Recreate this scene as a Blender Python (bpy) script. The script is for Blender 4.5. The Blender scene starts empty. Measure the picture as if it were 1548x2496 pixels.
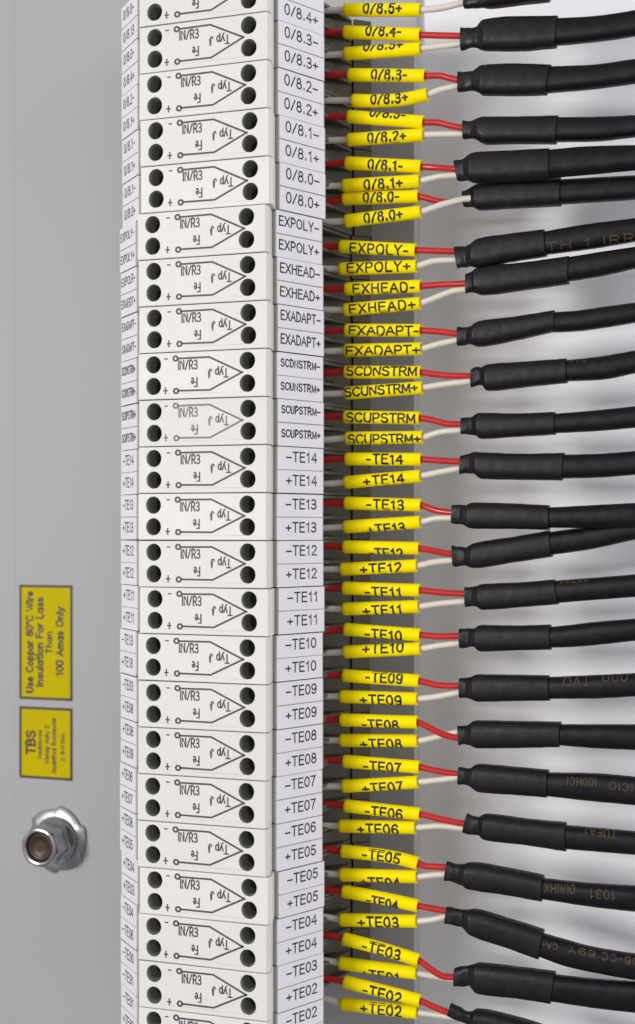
import bpy, bmesh, math, random
import numpy as np
from mathutils import Vector

# ------------------------------------------------------------------ camera, world, lights
SC = bpy.context.scene
COL = SC.collection
F, CX, CY, D = 3354.0, 774.0, 1288.0, 360.0      # photo scale (px), optical axis (px), distance (mm)
MM = 0.001

cam_d = bpy.data.cameras.new('camera'); cam = bpy.data.objects.new('camera', cam_d); COL.objects.link(cam)
cam.location = (0, -D * MM, 0); cam.rotation_euler = (math.radians(90), 0, 0)
cam_d.sensor_fit = 'VERTICAL'; cam_d.sensor_height = 36.0; cam_d.sensor_width = 24.0
cam_d.lens = 36.0 * F / 2496.0
cam_d.shift_y = -(1248.0 - CY) / 2496.0
cam_d.clip_start = 0.01; cam_d.clip_end = 50
cam_d.dof.use_dof = True; cam_d.dof.focus_distance = (D - 3) * MM; cam_d.dof.aperture_fstop = 12.0
SC.camera = cam

w = bpy.data.worlds.new('World'); SC.world = w; w.use_nodes = True
nt = w.node_tree; nt.nodes.clear()
out = nt.nodes.new('ShaderNodeOutputWorld'); bg = nt.nodes.new('ShaderNodeBackground')
tc = nt.nodes.new('ShaderNodeTexCoord'); sp = nt.nodes.new('ShaderNodeSeparateXYZ'); rp = nt.nodes.new('ShaderNodeValToRGB')
mp = nt.nodes.new('ShaderNodeMapRange'); mp.inputs[1].default_value = -1; mp.inputs[2].default_value = 1
nt.links.new(tc.outputs['Generated'], sp.inputs[0]); nt.links.new(sp.outputs['Z'], mp.inputs[0]); nt.links.new(mp.outputs[0], rp.inputs[0])
e = rp.color_ramp.elements
e[0].position = 0.0; e[0].color = (0.30, 0.295, 0.29, 1); e[1].position = 1.0; e[1].color = (0.62, 0.62, 0.65, 1)
m_ = rp.color_ramp.elements.new(0.5); m_.color = (0.50, 0.495, 0.51, 1)
nt.links.new(rp.outputs[0], bg.inputs[0]); bg.inputs[1].default_value = 0.62
nt.links.new(bg.outputs[0], out.inputs[0])


def area(name, loc, target, size, power, color=(1, 1, 1), size_y=None):
    d = bpy.data.lights.new(name, 'AREA'); o = bpy.data.objects.new(name, d); COL.objects.link(o)
    d.energy = power; d.color = color; d.size = size
    if size_y: d.shape = 'RECTANGLE'; d.size_y = size_y
    o.location = Vector(loc) * MM
    o.rotation_euler = (Vector(target) * MM - o.location).to_track_quat('-Z', 'Y').to_euler()
    return o

KEY, FILL, SIDE, AMB = 7.0, 0.8, 3.6, 0.62
area('key_lamp', (-720, -700, 110), (10, 0, 0), 0.16, KEY, (1.0, 0.985, 0.96))
area('fill_lamp', (60, -900, 120), (0, 0, 0), 0.40, FILL, (0.97, 0.97, 1.0))
area('side_fill', (640, -400, 120), (0, 0, 0), 0.45, SIDE, (0.95, 0.95, 1.0), 0.7)  # unseen fill light added on the right to brighten the right tags
bg.inputs[1].default_value = AMB

SC.view_settings.view_transform = 'Standard'; SC.view_settings.look = 'None'
SC.view_settings.exposure = 0.0; SC.view_settings.gamma = 1.0; SC.view_settings.use_curve_mapping = False
SC.cycles.use_denoising = True
SC.cycles.max_bounces = 8

# ------------------------------------------------------------------ geometry of the photo
B = 11.4 / 33.8                                   # the cabinet is turned: depth gained per mm to the right
SEC = math.sqrt(1 + B * B)
NX, NZ = -B / SEC, 1 / SEC                        # normal of the cabinet plane, towards the camera
TX, TZ = 1 / SEC, B / SEC                         # direction to the right in the cabinet plane


def plane_a(wo):                                  # z = a + B x at offset wo from the block faces
    return B * 46.6 + wo * SEC


def on_plane(X, Y, wo):                           # photo point -> point of that plane (camera frame, mm)
    a = plane_a(wo); k = (X - CX) / F
    x = k * (D - a) / (1 + k * B); z = a + B * x
    return np.array([x, (CY - Y) * (D - z) / F, z])


def at_z(X, Y, z):
    return np.array([(X - CX) * (D - z) / F, (CY - Y) * (D - z) / F, z])


def bl(p):                                        # camera frame mm -> Blender metres
    return Vector((p[0] * MM, -p[2] * MM, p[1] * MM))

# ------------------------------------------------------------------ materials


def mat(name, base, rough=0.5, metal=0.0, bump=0.0, bscale=900.0, var=0.0, vscale=60.0, spec=0.5, rvar=0.0, sss=0.0):
    m = bpy.data.materials.new(name); m.use_nodes = True
    n = m.node_tree.nodes; l = m.node_tree.links
    p = n['Principled BSDF']
    p.inputs['Base Color'].default_value = (*base, 1); p.inputs['Roughness'].default_value = rough
    p.inputs['Metallic'].default_value = metal; p.inputs['Specular IOR Level'].default_value = spec
    t = n.new('ShaderNodeTexCoord')
    if var:
        no = n.new('ShaderNodeTexNoise'); no.inputs['Scale'].default_value = vscale; no.inputs['Detail'].default_value = 6
        l.new(t.outputs['Object'], no.inputs['Vector'])
        mx = n.new('ShaderNodeMix'); mx.data_type = 'RGBA'
        mx.inputs[6].default_value = (*[c * (1 - var) for c in base], 1); mx.inputs[7].default_value = (*[min(1, c * (1 + var)) for c in base], 1)
        l.new(no.outputs[0], mx.inputs[0]); l.new(mx.outputs[2], p.inputs['Base Color'])
    if rvar:
        no = n.new('ShaderNodeTexNoise'); no.inputs['Scale'].default_value = 350; no.inputs['Detail'].default_value = 5
        l.new(t.outputs['Object'], no.inputs['Vector'])
        mr = n.new('ShaderNodeMapRange'); mr.inputs[1].default_value = 0.3; mr.inputs[2].default_value = 0.7
        mr.inputs[3].default_value = rough - rvar; mr.inputs[4].default_value = rough + rvar
        l.new(no.outputs[0], mr.inputs[0]); l.new(mr.outputs[0], p.inputs['Roughness'])
    if bump:
        no = n.new('ShaderNodeTexNoise'); no.inputs['Scale'].default_value = bscale; no.inputs['Detail'].default_value = 4
        l.new(t.outputs['Object'], no.inputs['Vector'])
        b = n.new('ShaderNodeBump'); b.inputs['Strength'].default_value = bump; b.inputs['Distance'].default_value = 0.0004
        l.new(no.outputs[0], b.inputs['Height']); l.new(b.outputs[0], p.inputs['Normal'])
    return m


def dusty(name, base, dust, rough, amount):       # black rubber with fine pale specks and scuffs
    m = mat(name, base, rough, bump=0.10, bscale=2600, rvar=0.08, spec=0.28)
    n = m.node_tree.nodes; l = m.node_tree.links; p = n['Principled BSDF']
    t = n.new('ShaderNodeTexCoord')
    a = n.new('ShaderNodeTexNoise'); a.inputs['Scale'].default_value = 1400; a.inputs['Detail'].default_value = 2
    c = n.new('ShaderNodeTexNoise'); c.inputs['Scale'].default_value = 110; c.inputs['Detail'].default_value = 5
    for q in (a, c): l.new(t.outputs['Object'], q.inputs['Vector'])
    r1 = n.new('ShaderNodeMapRange'); r1.inputs[1].default_value = 0.64; r1.inputs[2].default_value = 0.76
    r2 = n.new('ShaderNodeMapRange'); r2.inputs[1].default_value = 0.42; r2.inputs[2].default_value = 0.72
    l.new(a.outputs[0], r1.inputs[0]); l.new(c.outputs[0], r2.inputs[0])
    mu = n.new('ShaderNodeMath'); mu.operation = 'MULTIPLY'; l.new(r1.outputs[0], mu.inputs[0]); l.new(r2.outputs[0], mu.inputs[1])
    m2 = n.new('ShaderNodeMath'); m2.operation = 'MULTIPLY_ADD'; l.new(r2.outputs[0], m2.inputs[0]); m2.inputs[1].default_value = 0.045; l.new(mu.outputs[0], m2.inputs[2])
    m3 = n.new('ShaderNodeMath'); m3.operation = 'MULTIPLY'; m3.inputs[1].default_value = amount; m3.use_clamp = True; l.new(m2.outputs[0], m3.inputs[0])
    mx = n.new('ShaderNodeMix'); mx.data_type = 'RGBA'; mx.inputs[6].default_value = (*base, 1); mx.inputs[7].default_value = (*dust, 1)
    l.new(m3.outputs[0], mx.inputs[0]); l.new(mx.outputs[2], p.inputs['Base Color'])
    return m


M_HOUSE = mat('cream_plastic', (0.735, 0.725, 0.70), 0.5, spec=0.2, bump=0.06, bscale=1200, var=0.03, vscale=40, rvar=0.06)
_n = M_HOUSE.node_tree.nodes; _bs = _n['Principled BSDF']
_g = _n.new('ShaderNodeNewGeometry'); _no = _n.new('ShaderNodeTexNoise'); _no.inputs['Scale'].default_value = 75; _no.inputs['Detail'].default_value = 8; _no.inputs['Roughness'].default_value = 0.65
_r2 = _n.new('ShaderNodeMapRange'); _r2.inputs[1].default_value = 0.60; _r2.inputs[2].default_value = 0.85; _r2.inputs[4].default_value = 0.35
_mx = _n.new('ShaderNodeMix'); _mx.data_type = 'RGBA'; _mx.inputs[7].default_value = (0.52, 0.48, 0.41, 1)
_lk = M_HOUSE.node_tree.links; _lk.new(_g.outputs['Position'], _no.inputs['Vector']); _lk.new(_no.outputs[0], _r2.inputs[0]); _lk.new(_r2.outputs[0], _mx.inputs[0])
_lk.new(_bs.inputs['Base Color'].links[0].from_socket, _mx.inputs[6]); _lk.new(_mx.outputs[2], _bs.inputs['Base Color'])
_oi = _n.new('ShaderNodeObjectInfo'); _hs = _n.new('ShaderNodeHueSaturation'); _mr = _n.new('ShaderNodeMapRange')
_mr.inputs[3].default_value = 0.955; _mr.inputs[4].default_value = 1.03
_src = _n['Principled BSDF'].inputs['Base Color'].links[0].from_socket
M_HOUSE.node_tree.links.new(_oi.outputs['Random'], _mr.inputs[0]); M_HOUSE.node_tree.links.new(_mr.outputs[0], _hs.inputs['Value'])
M_HOUSE.node_tree.links.new(_src, _hs.inputs['Color']); M_HOUSE.node_tree.links.new(_hs.outputs[0], _n['Principled BSDF'].inputs['Base Color'])
M_BASE = mat('shaded_beige_plastic', (0.10, 0.09, 0.07), 0.55, spec=0.2, bump=0.1, bscale=900, var=0.15, vscale=80)  # beige darkened: shade of the wire entries is put into the colour
M_CARR = mat('tag_carrier_plastic', (0.42, 0.40, 0.38), 0.5, var=0.08)
M_TAG = mat('tag_card', (0.80, 0.785, 0.83), 0.5, bump=0.03, bscale=700, var=0.02, vscale=50)
M_INK = mat('black_ink', (0.012, 0.011, 0.013), 0.55)
M_PRINT = mat('grey_print', (0.075, 0.065, 0.072), 0.6, var=0.25, vscale=700)
M_PRINT_GLARE = mat('glare_grey_print', (0.20, 0.185, 0.185), 0.6, var=0.35, vscale=900)  # paler print: glare on the SCUPSTRM block painted into the ink colour
M_SCREW = mat('screw_steel', (0.05, 0.05, 0.05), 0.5, metal=0.6)
M_HOLE = mat('shaded_hole_plastic', (0.22, 0.225, 0.195), 0.6, spec=0.2)  # housing plastic darkened, shade inside the screw holes painted in
M_YEL = mat('yellow_sleeve', (0.93, 0.755, 0.0), 0.45, spec=0.08, bump=0.05, bscale=500, var=0.03, vscale=150)
M_RED = mat('red_insulation', (0.50, 0.018, 0.016), 0.28, var=0.12, vscale=150)
M_WHT = mat('white_insulation', (0.66, 0.62, 0.53), 0.38, var=0.05, vscale=150)
M_SHRINK = dusty('heat_shrink_rubber', (0.0065, 0.0065, 0.0075), (0.20, 0.20, 0.21), 0.44, 0.30)
M_JACKET = dusty('cable_rubber', (0.004, 0.004, 0.0052), (0.14, 0.135, 0.13), 0.38, 0.12)
M_OCHRE = mat('ochre_print', (0.085, 0.058, 0.033), 0.6, var=0.8, vscale=1300, spec=0.2)
M_PANEL = mat('grey_paint', (0.395, 0.388, 0.394), 0.55, bump=0.02, bscale=2500, var=0.008, vscale=6, spec=0.35)
M_BACK = mat('white_paint', (0.80, 0.79, 0.825), 0.48, var=0.06, vscale=22)
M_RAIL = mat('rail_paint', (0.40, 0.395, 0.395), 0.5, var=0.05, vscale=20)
M_STICK = mat('yellow_sticker', (0.55, 0.435, 0.0), 0.5, spec=0.05, var=0.03, vscale=30)
M_SINK = mat('sticker_ink', (0.012, 0.009, 0.004), 0.5)
M_ZINC = mat('zinc_plated_steel', (0.46, 0.47, 0.51), 0.24, metal=1.0, rvar=0.08)
M_WASH = mat('dull_zinc', (0.44, 0.435, 0.44), 0.4, metal=0.85)
M_STUD = mat('dark_brown_stud', (0.055, 0.032, 0.015), 0.45, metal=0.3, var=0.4, vscale=300)

# ------------------------------------------------------------------ mesh helpers


class MB:
    """collects faces in camera-frame millimetres, builds ONE mesh object"""
    def __init__(s): s.v = []; s.f = []; s.m = []; s.sm = []

    def add(s, verts, faces, mi=0, smooth=False):
        o = len(s.v); s.v.extend([tuple(p) for p in verts])
        for f in faces:
            s.f.append(tuple(i + o for i in f)); s.m.append(mi); s.sm.append(smooth)

    def mesh(s, name, mats, org=(0, 0, 0)):
        me = bpy.data.meshes.new(name)
        me.from_pydata([bl((p[0] - org[0], p[1] - org[1], p[2] - org[2])) for p in s.v], [], s.f)
        for m in mats: me.materials.append(m)
        me.polygons.foreach_set('material_index', s.m); me.polygons.foreach_set('use_smooth', s.sm)
        me.update()
        return me

    def build(s, name, mats, parent=None, org=(0, 0, 0), bevel=0.0, fix=True):
        me = s.mesh(name, mats, org)
        if fix:
            b = bmesh.new(); b.from_mesh(me); bmesh.ops.recalc_face_normals(b, faces=b.faces); b.to_mesh(me); b.free()
        return link(name, me, parent, bevel)


def link(name, me, parent=None, bevel=0.0):
    o = bpy.data.objects.new(name, me); COL.objects.link(o); o.parent = parent
    if bevel:
        md = o.modifiers.new('edge', 'BEVEL'); md.width = bevel * MM; md.segments = 2; md.limit_method = 'ANGLE'
        md.angle_limit = math.radians(32); md.harden_normals = False
    return o


def empty(name, org, label, cat, group=None):
    o = bpy.data.objects.new(name, None); COL.objects.link(o); o.location = bl(org); o.empty_display_size = 0.005
    tag(o, label, cat, group); return o


def tag(o, label, cat, group=None):
    o['label'] = label; o['category'] = cat
    if group: o['group'] = group


def prism(mb, poly, y0, y1, mi=0):                # (x, z) outline pulled along y
    n = len(poly)
    vs = [(p[0], y0, p[1]) for p in poly] + [(p[0], y1, p[1]) for p in poly]
    fs = [tuple(range(n)), tuple(range(2 * n - 1, n - 1, -1))] + [(i, (i + 1) % n, n + (i + 1) % n, n + i) for i in range(n)]
    mb.add(vs, fs, mi)


def loft(mb, rings, mi=0, cap=(True, True), smooth=True):
    n = len(rings[0]); vs = [p for r in rings for p in r]; fs = []
    for i in range(len(rings) - 1):
        for j in range(n):
            k = (j + 1) % n
            fs.append((i * n + j, i * n + k, (i + 1) * n + k, (i + 1) * n + j))
    mb.add(vs, fs, mi, smooth)
    if cap[0]: mb.add(rings[0], [tuple(range(n))], mi)
    if cap[1]: mb.add(rings[-1], [tuple(range(n))], mi)

# ------------------------------------------------------------------ stroke lettering


def arc(cx, cy, rx, ry, a0, a1, n=10):
    return [(cx + rx * math.cos(math.radians(a0 + (a1 - a0) * i / n)), cy + ry * math.sin(math.radians(a0 + (a1 - a0) * i / n))) for i in range(n + 1)]


G = {
    '0': (.54, [arc(.27, .5, .25, .5, 90, 450, 20)]),
    '1': (.40, [[(.06, .76), (.16, .82), (.26, 1), (.26, 0)]]),
    '2': (.54, [arc(.27, .73, .23, .27, 165, -28, 9) + [(.03, 0), (.52, 0)]]),
    '3': (.54, [arc(.25, .75, .22, .25, 150, -90, 9), arc(.25, .25, .26, .25, 90, -155, 10), [(.16, .5), (.25, .5)]]),
    '4': (.56, [[(.41, 0), (.41, 1), (.02, .3), (.55, .3)]]),
    '5': (.54, [[(.48, 1), (.12, 1), (.06, .52)] + arc(.26, .32, .25, .31, 128, -155, 11)]),
    '6': (.54, [arc(.28, .75, .22, .25, 25, 100, 4) + arc(.27, .5, .25, .5, 115, 200, 6) + arc(.27, .3, .24, .3, 190, 530, 14)]),
    '7': (.54, [[(.03, 1), (.51, 1), (.34, .62), (.22, .25), (.19, 0)]]),
    '8': (.54, [arc(.27, .76, .20, .24, -90, 270, 14), arc(.27, .27, .25, .27, 90, 450, 16)]),
    '9': (.54, [arc(.26, .25, .22, .25, 205, 280, 4) + arc(.27, .5, .25, .5, 295, 380, 6) + arc(.27, .7, .24, .3, 10, 350, 14)]),
    '/': (.46, [[(.02, 0), (.44, 1)]]), '.': (.24, [[(.12, .03), (.12, .15)]]),
    '+': (.56, [[(.03, .42), (.53, .42)], [(.28, .67), (.28, .17)]]), '-': (.40, [[(.05, .40), (.35, .40)]]),
    '_': (.56, [[(.03, .42), (.53, .42)]]), ' ': (.3, []),
    'A': (.66, [[(0, 0), (.33, 1), (.66, 0)], [(.12, .36), (.54, .36)]]),
    'B': (.58, [[(.04, 0), (.04, 1), (.3, 1)] + arc(.3, .765, .2, .235, 90, -90, 7) + [(.04, .53)], [(.3, .53)] + arc(.3, .265, .25, .265, 90, -90, 8) + [(.04, 0)]]),
    'C': (.64, [arc(.34, .5, .31, .5, 42, 318, 16)]),
    'D': (.62, [[(.05, 0), (.05, 1), (.26, 1)] + arc(.26, .5, .34, .5, 90, -90, 12) + [(.05, 0)]]),
    'E': (.56, [[(.54, 0), (.05, 0), (.05, 1), (.52, 1)], [(.05, .53), (.48, .53)]]),
    'F': (.52, [[(.05, 0), (.05, 1), (.50, 1)], [(.05, .53), (.44, .53)]]),
    'G': (.66, [arc(.34, .5, .31, .5, 42, 330, 16) + [(.62, .45), (.4, .45)]]),
    'H': (.62, [[(.05, 0), (.05, 1)], [(.57, 0), (.57, 1)], [(.05, .53), (.57, .53)]]),
    'I': (.14, [[(.07, 0), (.07, 1)]]),
    'J': (.42, [[(.36, 1), (.36, .26)] + arc(.2, .26, .16, .26, 0, -170, 7)]),
    'K': (.58, [[(.05, 0), (.05, 1)], [(.54, 1), (.06, .4)], [(.22, .6), (.57, 0)]]),
    'L': (.52, [[(.05, 1), (.05, 0), (.5, 0)]]),
    'M': (.72, [[(.05, 0), (.05, 1), (.36, .1), (.67, 1), (.67, 0)]]),
    'N': (.62, [[(.05, 0), (.05, 1), (.57, 0), (.57, 1)]]),
    'O': (.70, [arc(.35, .5, .32, .5, 90, 450, 22)]),
    'P': (.58, [[(.05, 0), (.05, 1), (.32, 1)] + arc(.32, .72, .23, .28, 90, -90, 9) + [(.05, .44)]]),
    'Q': (.70, [arc(.35, .5, .32, .5, 90, 450, 22), [(.42, .22), (.66, -.04)]]),
    'R': (.62, [[(.05, 0), (.05, 1), (.34, 1)] + arc(.34, .735, .22, .265, 90, -90, 9) + [(.05, .47)], [(.33, .47), (.6, 0)]]),
    'S': (.60, [arc(.3, .755, .24, .245, 25, 262, 12) + arc(.3, .25, .26, .26, 82, -160, 12)]),
    'T': (.58, [[(.01, 1), (.57, 1)], [(.29, 1), (.29, 0)]]),
    'U': (.62, [[(.05, 1), (.05, .3)] + arc(.31, .3, .26, .3, 180, 360, 10) + [(.57, 1)]]),
    'X': (.62, [[(.02, 0), (.60, 1)], [(.02, 1), (.60, 0)]]),
    'Y': (.62, [[(.02, 1), (.31, .45), (.31, 0)], [(.60, 1), (.31, .45)]]),
    'V': (.62, [[(.02, 1), (.31, 0), (.60, 1)]]),
    'Z': (.58, [[(.03, 1), (.55, 1), (.03, 0), (.55, 0)]]),
    'e': (.48, [[(.04, .36), (.44, .36)] + arc(.24, .33, .2, .33, 8, 318, 13)]),
    'p': (.50, [[(.06, .66), (.06, -.28)], arc(.26, .33, .2, .33, 180, 540, 16)]),
    'y': (.50, [[(.02, .66), (.25, 0)], [(.48, .66), (.25, 0), (.17, -.2), (.04, -.26)]]),
}


G.update({
    'a': (.52, [arc(.25, .33, .21, .33, 20, 340, 14), [(.46, .66), (.46, 0)]]),
    'b': (.52, [[(.06, 1), (.06, 0)], arc(.27, .33, .21, .33, 180, 540, 14)]), 'd': (.52, [[(.46, 1), (.46, 0)], arc(.25, .33, .21, .33, 0, 360, 14)]),
    'f': (.32, [[(.14, 0), (.14, .8), (.3, 1)], [(.0, .66), (.3, .66)]]), 'h': (.5, [[(.06, 1), (.06, 0)], [(.06, .45)] + arc(.25, .45, .19, .21, 170, 0, 8) + [(.44, 0)]]),
    'i': (.12, [[(.06, 0), (.06, .66)], [(.06, .88), (.06, .98)]]), 'k': (.46, [[(.06, 1), (.06, 0)], [(.42, .66), (.08, .28)], [(.2, .42), (.44, 0)]]),
    'l': (.12, [[(.06, 0), (.06, 1)]]), 'm': (.76, [[(.06, .66), (.06, 0)], [(.06, .45)] + arc(.22, .45, .16, .21, 170, 0, 7) + [(.38, 0)], [(.38, .45)] + arc(.54, .45, .16, .21, 170, 0, 7) + [(.7, 0)]]),
    'n': (.5, [[(.06, .66), (.06, 0)], [(.06, .45)] + arc(.25, .45, .19, .21, 170, 0, 8) + [(.44, 0)]]), 'o': (.52, [arc(.26, .33, .22, .33, 90, 450, 18)]),
    'r': (.32, [[(.06, .66), (.06, 0)], [(.06, .42), (.16, .62), (.3, .65)]]), 's': (.46, [arc(.23, .49, .17, .16, 25, 265, 9) + arc(.23, .165, .19, .165, 85, -155, 9)]),
    't': (.3, [[(.14, .9), (.14, .1), (.28, 0)], [(.0, .66), (.28, .66)]]), 'u': (.5, [[(.06, .66), (.06, .2)] + arc(.25, .21, .19, .21, 180, 350, 8), [(.44, .66), (.44, 0)]]),
    'w': (.68, [[(.02, .66), (.18, 0), (.34, .62), (.5, 0), (.66, .66)]]), 'W': (.9, [[(.02, 1), (.23, 0), (.45, .95), (.67, 0), (.88, 1)]]), '\u00b0': (.3, [arc(.15, .84, .11, .14, 0, 360, 10)]),
})


def strokes(text, gap=0.16):
    x = 0.0; res = []
    for ch in text:
        wd, ss = G[ch]
        for s in ss: res.append([(x + a, b) for a, b in s])
        x += wd + gap
    return res, max(x - gap, 0.01)


def ribbon(poly, t, maxlen=None):
    pts = [np.array(p, float) for p in poly]
    closed = np.linalg.norm(pts[0] - pts[-1]) < 1e-6
    if maxlen:
        q = [pts[0]]
        for a, b in zip(pts, pts[1:]):
            k = max(1, int(math.ceil(np.linalg.norm(b - a) / maxlen)))
            q += [a + (b - a) * i / k for i in range(1, k + 1)]
        pts = q
    n = len(pts); vs = []
    for i in range(n):
        d0 = pts[i] - pts[i - 1] if i > 0 else (pts[0] - pts[-2] if closed else pts[1] - pts[0])
        d1 = pts[i + 1] - pts[i] if i < n - 1 else (pts[1] - pts[0] if closed else pts[-1] - pts[-2])
        d0 = d0 / (np.linalg.norm(d0) + 1e-9); d1 = d1 / (np.linalg.norm(d1) + 1e-9)
        p = pts[i]
        if not closed and i == 0: p = p - d1 * t * 0.45
        if not closed and i == n - 1: p = p + d0 * t * 0.45
        n0 = np.array([-d0[1], d0[0]]); n1 = np.array([-d1[1], d1[0]])
        m = n0 + n1; lm = np.linalg.norm(m)
        if lm < 0.5: m = n1; k = 1
        else:
            m = m / lm; k = min(1 / max(m @ n1, 0.35), 1.9)
        vs += [p + m * t / 2 * k, p - m * t / 2 * k]
    return vs, [(2 * i, 2 * i + 1, 2 * i + 3, 2 * i + 2) for i in range(n - 1)]


def write(mb, polys, t, fmap, mi, maxlen=None):
    for p in polys:
        vs, fs = ribbon(p, t, maxlen)
        mb.add([fmap(a, b) for a, b in vs], fs, mi)

# ------------------------------------------------------------------ setting: panels behind the blocks


def slab(name, X0, X1, wo, thick, m, ext0=0, ext1=0, bevel=0.0, ylo=-260, yhi=260):
    a = on_plane(X0, CY, wo); b = on_plane(X1, CY, wo)
    ax, az = a[0] - TX * ext0, a[2] - TZ * ext0; bx, bz = b[0] + TX * ext1, b[2] + TZ * ext1
    poly = [(ax, az), (bx, bz), (bx - NX * thick, bz - NZ * thick), (ax - NX * thick, az - NZ * thick)]
    mb = MB(); prism(mb, poly, ylo, yhi)
    o = mb.build(name, [m], bevel=bevel); o['kind'] = 'structure'
    return o

slab('grey_cabinet_panel', 30, 420, -50, 8, M_PANEL, bevel=1.2)
slab('cabinet_frame_edge', -100, 45, -51.2, 1, M_PANEL, ext0=80, bevel=0.5)
slab('white_back_panel', 560, 1700, -75, 3, M_BACK, ext0=40, ext1=120)
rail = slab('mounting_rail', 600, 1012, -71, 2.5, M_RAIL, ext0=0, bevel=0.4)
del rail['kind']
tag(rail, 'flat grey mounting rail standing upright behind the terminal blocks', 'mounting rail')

# ------------------------------------------------------------------ terminal blocks
P = 12.2
Y0 = (CY - 66.8) / 9.316                          # upper edge of the first whole block
R1 = (-10.15, 5.3); R2 = (1.53, -6.2)             # right tag face
L1 = (-48.2, -8.0); L2 = (-53.9, -19.0)           # left tag face
FW = 33.8 * SEC                                   # width of the front face
half = P / 2 - 0.11


def face_uv(X, Y):                                # pixel on the level block (centre y at CY-ish) -> (u, v) on the front face
    p = on_plane(X, Y, 0)
    return ((p[0] + 46.6) * SEC, p[1])


def fp(u, v, off=0.0):                            # (u, v) on the front face -> point
    return (-46.6 + u * TX + NX * off, v, u * TZ + NZ * off)

# art of the level block -TE13: photo zoom scale 2.8, origin (280, 1200), seams at 1209.5 and 1325
YC13 = 1267.3


def art(x, y):
    u, v = face_uv(280 + x / 2.8, 1200 + y / 2.8)
    return u, v - (CY - YC13) * (D - 6) / F

HOLES = [art(270, 107), art(272, 264), art(911, 100), art(913, 262)]
HOLES = [(HOLES[0][0], 3.02), (HOLES[0][0] + .03, -2.62), (HOLES[2][0], 3.15), (HOLES[2][0] + .03, -2.62)]
HRX, HRY, HD = 2.08, 2.2, 7.5


def housing_mesh():
    b = bmesh.new(); nh = 28
    u0, u1 = 0.0, FW
    outer = [b.verts.new(fp(u, v)) for u, v in ((u0, -half), (u1, -half), (u1, half), (u0, half))]
    edges = [b.edges.new((outer[i], outer[(i + 1) % 4])) for i in range(4)]
    loops = []
    for (hu, hv) in HOLES:
        lp = [b.verts.new(fp(hu + HRX * math.cos(2 * math.pi * i / nh), hv + HRY * math.sin(2 * math.pi * i / nh))) for i in range(nh)]
        edges += [b.edges.new((lp[i], lp[(i + 1) % nh])) for i in range(nh)]; loops.append(lp)
    bmesh.ops.triangle_fill(b, use_beauty=True, use_dissolve=False, edges=edges)
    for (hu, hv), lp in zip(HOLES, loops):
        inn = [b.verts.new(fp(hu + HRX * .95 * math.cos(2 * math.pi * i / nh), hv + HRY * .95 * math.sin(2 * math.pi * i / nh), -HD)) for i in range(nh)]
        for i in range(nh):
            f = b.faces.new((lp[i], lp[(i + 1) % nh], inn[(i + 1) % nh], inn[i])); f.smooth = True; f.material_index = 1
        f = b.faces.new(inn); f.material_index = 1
    back = [(-12.8, 11.4), (-11.75, 10.15), (-11.05, 2.0), (-14.0, -3.0), (-44.5, -14.0), (-47.3, -7.5), (-46.6, 0.0)]
    top = [outer[2]] + [b.verts.new((x, half, z)) for x, z in back[1:-1]] + [outer[3]]
    bot = [outer[1]] + [b.verts.new((x, -half, z)) for x, z in back[1:-1]] + [outer[0]]
    for i in range(len(back) - 1): b.faces.new((top[i], top[i + 1], bot[i + 1], bot[i]))
    b.faces.new(top); b.faces.new(bot)
    bmesh.ops.recalc_face_normals(b, faces=b.faces)
    for v in b.verts: v.co = bl(v.co)
    me = bpy.data.meshes.new('housing'); b.to_mesh(me); b.free()
    me.materials.append(M_HOUSE); me.materials.append(M_HOLE)
    return me


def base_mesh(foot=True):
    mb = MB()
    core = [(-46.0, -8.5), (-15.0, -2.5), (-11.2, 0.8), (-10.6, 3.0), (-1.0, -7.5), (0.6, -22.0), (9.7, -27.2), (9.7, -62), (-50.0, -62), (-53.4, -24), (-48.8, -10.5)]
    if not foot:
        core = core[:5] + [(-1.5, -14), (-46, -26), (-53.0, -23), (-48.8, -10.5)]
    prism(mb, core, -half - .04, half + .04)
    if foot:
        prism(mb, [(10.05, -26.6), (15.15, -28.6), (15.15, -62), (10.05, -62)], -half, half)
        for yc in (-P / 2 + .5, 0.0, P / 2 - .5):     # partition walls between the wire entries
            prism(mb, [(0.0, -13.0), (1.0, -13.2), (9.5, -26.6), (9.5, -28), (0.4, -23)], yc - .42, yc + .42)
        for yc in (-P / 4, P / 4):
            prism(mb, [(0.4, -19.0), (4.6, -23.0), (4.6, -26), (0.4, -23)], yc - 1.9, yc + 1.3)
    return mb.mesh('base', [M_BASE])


def carrier_mesh(a, c, side):
    mb = MB(); dx, dz = c[0] - a[0], c[1] - a[1]; L = math.hypot(dx, dz); dx /= L; dz /= L
    nx, nz = (-dz, dx) if side > 0 else (dz, -dx)
    if nz < 0: nx, nz = -nx, -nz
    o = 0.28
    p = [(a[0] - nx * o, a[1] - nz * o), (c[0] + dx * .75 - nx * o, c[1] + dz * .75 - nz * o)]
    poly = [p[0], p[1], (p[1][0] - nx * 1.6, p[1][1] - nz * 1.6), (p[0][0] - nx * 1.6, p[0][1] - nz * 1.6)]
    prism(mb, poly, -half, half)
    return mb.mesh('tag_carrier', [M_CARR])


def plate_frame(a, c):
    dx, dz = c[0] - a[0], c[1] - a[1]; L = math.hypot(dx, dz); dx /= L; dz /= L
    nx, nz = -dz, dx
    if nz < 0: nx, nz = -nx, -nz
    return dx, dz, nx, nz, L


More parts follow.
